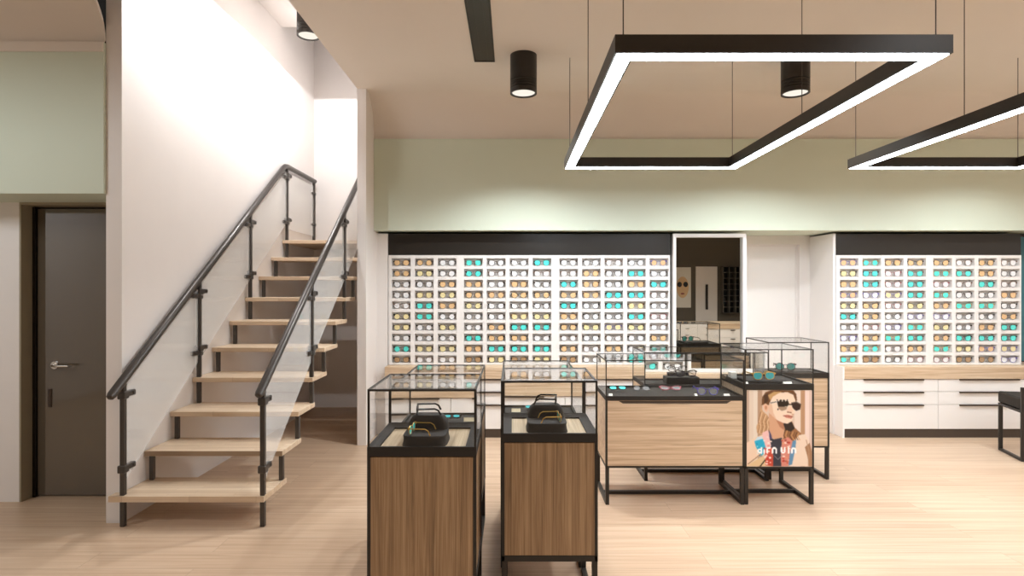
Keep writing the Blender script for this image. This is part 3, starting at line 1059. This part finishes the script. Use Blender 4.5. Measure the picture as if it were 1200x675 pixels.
# ------------------------------------------------------------------ eyewear on show in the cases
def showpiece(label, loc, rz, shape, fk, lk, size=1.0, tilt=0.0, cat='sunglasses', thick=1.0, tl=0.13, fold=False, group='glasses in the display cases'):
    a, b, gap, r = {'way': (0.027, 0.021, 0.018, 0.0028), 'round': (0.025, 0.022, 0.019, 0.0022), 'cat': (0.027, 0.020, 0.017, 0.0026)}[shape]
    a, b, gap, r, tl = a * size, b * size, gap * size, r * size * thick, tl * size
    o = thing('sunglasses' if cat == 'sunglasses' else 'eyeglasses', label, cat, loc, rz, group)
    o.rotation_euler = (tilt, 0, rz)

    def put(mb, name, mat):
        q = bpy.data.objects.new(name, mb.mesh(name, mat))
        COL.objects.link(q)
        q.parent = o
        return q
    mb = MB()
    frame_mb(mb, shape, a, b, gap, r)
    put(mb, 'front_frame', M['F_' + fk])
    for sg in (-1, 1):
        put(lens_mesh(shape, a, b, gap, sg, 'lens'), 'lens', M['L_' + lk])
        t = MB()
        if fold:
            xo = sg * (2 * a + gap / 2 + 0.004)
            yy = 0.008 if sg < 0 else 0.016
            zz = (b + r) + b * 0.65
            t.tube([(xo, 0.004, zz), (xo, yy, zz), (xo - sg * 0.012, yy + 0.001, zz), (xo - sg * tl * 0.6, yy, zz - 0.004), (xo - sg * tl * 0.9, yy, zz - 0.022)], r * 0.9, 6)
        else:
            temple_mb(t, sg, a, b, gap, r * 0.9, tl)
        put(t, 'temple', M['F_' + fk])
    return o


def dome_stand(cx_, y0, z, label, w=0.20):
    """black stand: a low ledge in front, a taller rounded tier behind it."""
    mb = MB()
    bm = mb.bm

    def loft(ya, yb, h, lev, w, z):
        rings = []
        for t, sx, sy in lev:
            ring = []
            for i in range(32):
                a = 2 * PI * i / 32
                c, s_ = math.cos(a), math.sin(a)
                x = cx_ + w / 2 * sx * math.copysign(abs(c) ** 0.4, c)
                y = (ya + yb) / 2 + (yb - ya) / 2 * sy * math.copysign(abs(s_) ** 0.4, s_)
                ring.append(bm.verts.new((x, y, z + h * t)))
            rings.append(ring)
        for a, b in zip(rings, rings[1:]):
            for i in range(32):
                bm.faces.new([a[i], a[(i + 1) % 32], b[(i + 1) % 32], b[i]])
        bm.faces.new(rings[-1])
        bm.faces.new(list(reversed(rings[0])))
    loft(y0, y0 + 0.20, 0.045, [(0, 1, 1), (0.3, 0.96, 0.98), (0.7, 0.94, 0.97), (0.92, 0.96, 0.97), (1.0, 0.94, 0.95)], w, z)
    loft(y0 + 0.118, y0 + 0.198, 0.062, [(0, 1, 1), (0.4, 0.98, 0.98), (0.7, 0.9, 0.95), (0.9, 0.78, 0.9), (1.0, 0.66, 0.8)], w * 0.9, z + 0.0449)
    return tag(mb.build('eyewear_stand', M['blackmatte']), label, 'eyewear stand', 'black dome eyewear stands')


ZT = 0.835 - 0.012 + 0.0045   # inlay surface of the tall cases
ZW = 0.752 - 0.012 + 0.0005   # felt of the wide cases
ZP = 0.835 - 0.012 + 0.0005
dome_stand(-0.375, 2.40, ZT, 'black dome eyewear stand in the display case nearest the stairs', w=0.195)
dome_stand(0.165, 2.625, ZT, 'black dome eyewear stand in the case beside the wide oak case', w=0.195)
showpiece('slim teal and gold sunglasses turned sideways on the ledge of the left dome stand', (-0.432, 2.459, ZT + 0.0454), -PI / 2 - 0.08, 'round', 'g', 't', 0.84, tl=0.11)
showpiece('slim teal and gold sunglasses turned sideways on the ledge of the right dome stand', (0.222, 2.684, ZT + 0.0454), PI / 2 + 0.08, 'round', 'g', 't', 0.84, tl=0.11)
showpiece('thick black glasses turned sideways on top of the left dome stand', (-0.425, 2.56, ZT + 0.1075), -PI / 2 + 0.12, 'way', 'k', 'see', 0.8, cat='eyeglasses', thick=1.5)
showpiece('thick black glasses turned sideways on top of the right dome stand', (0.215, 2.785, ZT + 0.1075), PI / 2 - 0.12, 'way', 'k', 'see', 0.8, cat='eyeglasses', thick=1.5)


def riser(x0, x1, y0, y1, z0, z1, label):
    return tag(B(x0, x1, y0, y1, z0, z1, bev=0.004).build('display_block', M['blackmatte']), label, 'display block', 'black display blocks')


showpiece('teal lensed glasses lying folded in the lower case behind the left dome stand', (-0.341, 3.45, ZW + 0.020), 0.1, 'way', 'k', 'td', 0.7, tilt=-1.15, fold=True)
showpiece('teal lensed glasses lying folded in the lower case behind the right dome stand', (0.125, 3.72, ZW + 0.020), -0.1, 'way', 'k', 'td', 0.7, tilt=-1.15, fold=True)


def price_card(x, y, z, label, w=0.03, d=0.022, mat='card', rz=0.0):
    """folded tent card: two leaning flaps of thin board."""
    o = thing('price_card', label, 'price card', (x, y, z), rz, 'small cards in the display cases')
    t = 0.0012
    h = 0.02
    for nm, s in (('front_flap', -1), ('back_flap', 1)):
        mb = MB()
        pts = [(-w / 2, s * d / 2, 0), (w / 2, s * d / 2, 0), (w / 2, 0, h), (-w / 2, 0, h)]
        mb.prism(pts, (0, -s * t, 0.0004))
        q = bpy.data.objects.new(nm, mb.mesh(nm, M[mat], smooth=False))
        COL.objects.link(q)
        q.parent = o
    return o


price_card(-0.425, 3.45, ZW, 'cream card left of the teal glasses behind the left dome stand', 0.022, 0.03, 'cream')
price_card(-0.245, 3.46, ZW, 'wide cream card right of the teal glasses behind the left dome stand', 0.06, 0.03, 'cream')
price_card(0.025, 3.72, ZW, 'cream card left of the teal glasses behind the right dome stand', 0.055, 0.03, 'cream')
# wide case
showpiece('teal lensed glasses lying at the left end of the wide oak case', (0.775, 4.14, ZW + 0.020), 0.05, 'way', 'k', 't', 0.95, tilt=-1.2, fold=True)
showpiece('faint clear glasses lying between the teal and the rose pair in wide case', (0.935, 4.10, ZW + 0.020), -0.1, 'round', 'k', 'see', 0.95, tilt=-0.9, fold=True, cat='eyeglasses', thick=0.6)
showpiece('rose rimmed glasses lying in the middle of the wide oak case', (1.155, 4.12, ZW + 0.020), 0.0, 'cat', 'p', 'see', 1.15, tilt=-1.15, fold=True, cat='eyeglasses')
showpiece('violet round glasses standing at the right end of the wide oak case', (1.385, 4.03, ZW + 0.001), -0.12, 'round', 'v', 'see', 1.15, cat='eyeglasses')
price_card(0.690, 3.985, ZW, 'white card in the left front corner of the wide oak case', 0.026, 0.04)
price_card(1.285, 3.985, ZW, 'white card left of the violet round glasses', 0.022, 0.036, rz=0.3)
price_card(1.50, 3.98, ZW, 'white card right of the violet round glasses', 0.045, 0.03, rz=0.2)
# wide case behind
riser(1.22, 1.48, 4.52, 4.70, ZW, ZW + 0.055, 'wide black block in the glass case behind the wide oak case')
showpiece('thin black glasses standing at the front edge of the wide black block', (1.375, 4.545, ZW + 0.0555), -0.05, 'cat', 'k', 'see', 1.25, cat='eyeglasses', fold=True)
showpiece('smaller black glasses standing behind the thin black pair', (1.325, 4.650, ZW + 0.0845), 0.03, 'cat', 'k', 'see', 1.15, cat='eyeglasses', thick=0.8, tl=0.06, fold=True)
riser(1.25, 1.42, 4.635, 4.69, ZW + 0.0555, ZW + 0.0825, 'narrow black block on top of the wide black block')
# poster case
riser(1.66, 1.94, 4.02, 4.20, ZP, ZP + 0.022, 'flat black block under the teal and gold sunglasses, poster case')
showpiece('gold framed sunglasses with teal lenses in the poster case', (1.790, 4.045, ZP + 0.0225), 0.06, 'way', 'g', 'td', 1.22)
price_card(1.640, 3.985, ZP, 'white card in the left front corner of the poster case', 0.024, 0.03, rz=0.2)
price_card(1.93, 3.99, ZP, 'white card in the right half of the poster case', 0.06, 0.03)
tag(B(1.63, 1.676, 4.24, 4.30, ZP, ZP + 0.05, bev=0.003).build('display_block', M['card']), 'small white block at the back left of the poster case', 'display block')
riser(2.09, 2.40, 4.56, 4.75, ZP, ZP + 0.018, 'flat black block in the tall case behind the poster case')
showpiece('black sunglasses with pale teal lenses behind the poster case', (2.185, 4.60, ZP + 0.0185), -0.2, 'round', 'k', 't', 1.25)

# ------------------------------------------------------------------ chair at the right edge
ch = thing('armchair', 'dark armchair with flat metal legs, cut by the right edge', 'chair', (4.85, 5.12, 0))
for nm, xs in (('a', 4.50), ('b', 5.02)):
    L = MB()
    s = 0.022
    L.box(xs, xs + 0.03, 4.90, 4.90 + s, 0.0, 0.64, bev=0.002).box(xs, xs + 0.03, 5.26, 5.26 + s, 0.0, 0.44, bev=0.002).box(xs, xs + 0.03, 4.92, 5.26, 0.0, s, bev=0.002).box(xs, xs + 0.03, 4.922, 5.26, 0.418, 0.44, bev=0.002)
    L.build('leg_frame', M['black'], ch)
B(4.505, 5.045, 4.93, 5.30, 0.441, 0.545, bev=0.012).build('seat', M['blackmatte'], ch)
B(4.56, 5.00, 4.895, 4.945, 0.50, 0.82, bev=0.012).build('backrest', M['blackmatte'], ch)
ch.location = (4.795, 5.02, 0)
ch.rotation_euler = (0, 0, -0.29)
pl = thing('framed_picture', 'narrow teal picture in a black frame at the right edge', 'picture', (5.45, 6.27, 1.4))
MB().box(5.265, 5.275, 6.0, 6.285, 0.72, 2.05).box(5.275, 5.80, 6.0, 6.285, 2.04, 2.05).box(5.275, 5.80, 6.0, 6.285, 0.72, 0.73).box(5.80, 5.81, 6.0, 6.285, 0.72, 2.05).build('frame', M['F_k'], pl)
B(5.275, 5.80, 6.01, 6.02, 0.73, 2.04).build('print', M['teal_art'], pl)

# ------------------------------------------------------------------ the shop behind the camera (met in the mirror)
rc = thing('rear_counter', 'white drawer counter with oak top seen in the mirror', 'counter', (4.9, -1.3, 0))
B(3.95, 5.9, -1.9, -1.02, 0.0, 0.59).build('carcass', M['lac'], rc)
B(3.92, 5.93, -1.92, -0.99, 0.59, 0.71, bev=0.003).build('counter_top', M['oak'], rc)
for i in range(3):
    for z0, z1 in ((0.03, 0.20), (0.205, 0.39), (0.395, 0.585)):
        d = B(4.0 + 0.62 * i, 4.6 + 0.62 * i, -1.02, -1.0, z0, z1, bev=0.002).build('drawer', M['lac'], rc)
        B(4.25 + 0.62 * i, 4.35 + 0.62 * i, -1.0, -0.985, z1 - 0.035, z1 - 0.02).build('handle', M['black'], d)
d3 = B(5.15, 5.75, -4.3, -4.26, 0, 2.1).build('door_3', M['white'])
struct(d3, 'pale door with a long black bar handle seen in the mirror')
MB().box(5.42, 5.48, -4.255, -4.225, 0.9, 1.6).box(5.43, 5.47, -4.26, -4.25, 0.95, 1.55).build('bar_handle', M['black'], d3)

wp = thing('wall_poster', 'pale poster of a face in round dark glasses seen in the mirror', 'poster', (4.78, -4.27, 1.5))
B(4.55, 5.02, -4.298, -4.285, 0.95, 2.08).build('sheet', M['card'], wp)


def disc(x, z, rx, rz, y=-4.285, t=0.003):
    return MB().prism([(x + rx * math.cos(2 * PI * i / 24), y, z + rz * math.sin(2 * PI * i / 24)) for i in range(24)], (0, t, 0))


disc(4.785, 1.52, 0.17, 0.30).build('face_print', M['L_a'], wp)
for sx in (-1, 1):
    disc(4.785 + sx * 0.085, 1.60, 0.065, 0.075, -4.282).build('glasses_print', M['F_k'], wp)
disc(4.785, 1.34, 0.055, 0.022, -4.282).build('lips_print', M['F_p'], wp)
rk = thing('dark_shelf', 'dark shelf of square pigeonholes seen in the mirror', 'shelf', (6.12, -4.2, 0.8))
mbk = MB()
for i in range(4):
    mbk.box(5.86 + 0.17 * i, 5.875 + 0.17 * i, -4.298, -4.12, 0.8, 2.1)
for k in range(9):
    mbk.box(5.86, 6.385, -4.298, -4.12, 0.8 + 0.161 * k, 0.812 + 0.161 * k)
mbk.build('grid', M['dark'], rk)
B(5.86, 6.385, -4.2995, -4.2985, 0.8, 2.1).build('back_panel', M['F_k'], rk)

# ------------------------------------------------------------------ lights
def spot(name, loc, power, size, blend, col=(1, 0.95, 0.88), rad=0.05, aim=None):
    l = bpy.data.lights.new(name, 'SPOT')
    l.energy = power
    l.spot_size = size
    l.spot_blend = blend
    l.color = col
    l.shadow_soft_size = rad
    o = bpy.data.objects.new(name, l)
    COL.objects.link(o)
    o.location = loc
    if aim:
        o.rotation_euler = (Vector(aim) - Vector(loc)).to_track_quat('-Z', 'Y').to_euler()
    return o


WARM = (0.91, 0.965, 1.0)
for x, y, p in ((0.094, 4.65, 130), (2.316, 4.65, 95), (4.54, 4.65, 65), (6.6, 4.65, 60)):  # first two belong to the modelled downlights, the others are added out of view
    spot('downlight_and_fill_beam', (x, y, 3.08), p, math.radians(130), 0.6, WARM)
for x, y, p, a in ((2.3, 1.6, 42, 146), (4.5, 1.6, 42, 146), (6.4, 1.6, 45, 146), (0.1, -0.6, 60, 146), (4.7, -0.4, 260, 146), (2.3, -0.6, 60, 146), (-4.4, 1.2, 110, 174)):  # added fill beams without fixtures, brightening the floor, rear counter and left side
    spot('downlight_and_fill_beam', (x, y, 3.08), p, math.radians(a), 0.7 if a < 160 else 0.12, WARM, 0.15 if a < 160 else 0.4)
spot('stairwell_beam', (-1.985, 5.55, 3.90), 76, math.radians(178.8), 0.01, (0.94, 0.97, 1.0), 0.02)
spot('stairwell_beam', (-1.985, 4.2, 3.90), 70, math.radians(130), 0.5, (0.94, 0.97, 1.0), 0.02, (-2.26, 4.2, 3.1))

w = bpy.data.worlds.new('World')
SC.world = w
w.use_nodes = True
w.node_tree.nodes['Background'].inputs['Color'].default_value = (0.012, 0.011, 0.010, 1)
w.node_tree.nodes['Background'].inputs['Strength'].default_value = 1.0

# ------------------------------------------------------------------ camera and colour
cam = bpy.data.cameras.new('camera')
cam.sensor_width = 36
cam.lens = 20.0
cam.clip_start = 0.05
co = bpy.data.objects.new('camera', cam)
COL.objects.link(co)
co.location = (0, 0, 1.5)
co.rotation_euler = (PI / 2, 0, 0)
SC.camera = co
SC.view_settings.view_transform = 'Standard'
SC.view_settings.look = 'None'
SC.view_settings.gamma = 1.0
SC.view_settings.use_curve_mapping = False
SC.view_settings.exposure = 0.35
cy = SC.cycles
cy.use_denoising = True
try:
    cy.denoiser = 'OPENIMAGEDENOISE'
except Exception:
    pass
cy.max_bounces = 10
cy.diffuse_bounces = 5
cy.glossy_bounces = 6
cy.transmission_bounces = 8
cy.transparent_max_bounces = 32
cy.sample_clamp_indirect = 6
cy.caustics_reflective = False
cy.caustics_refractive = False
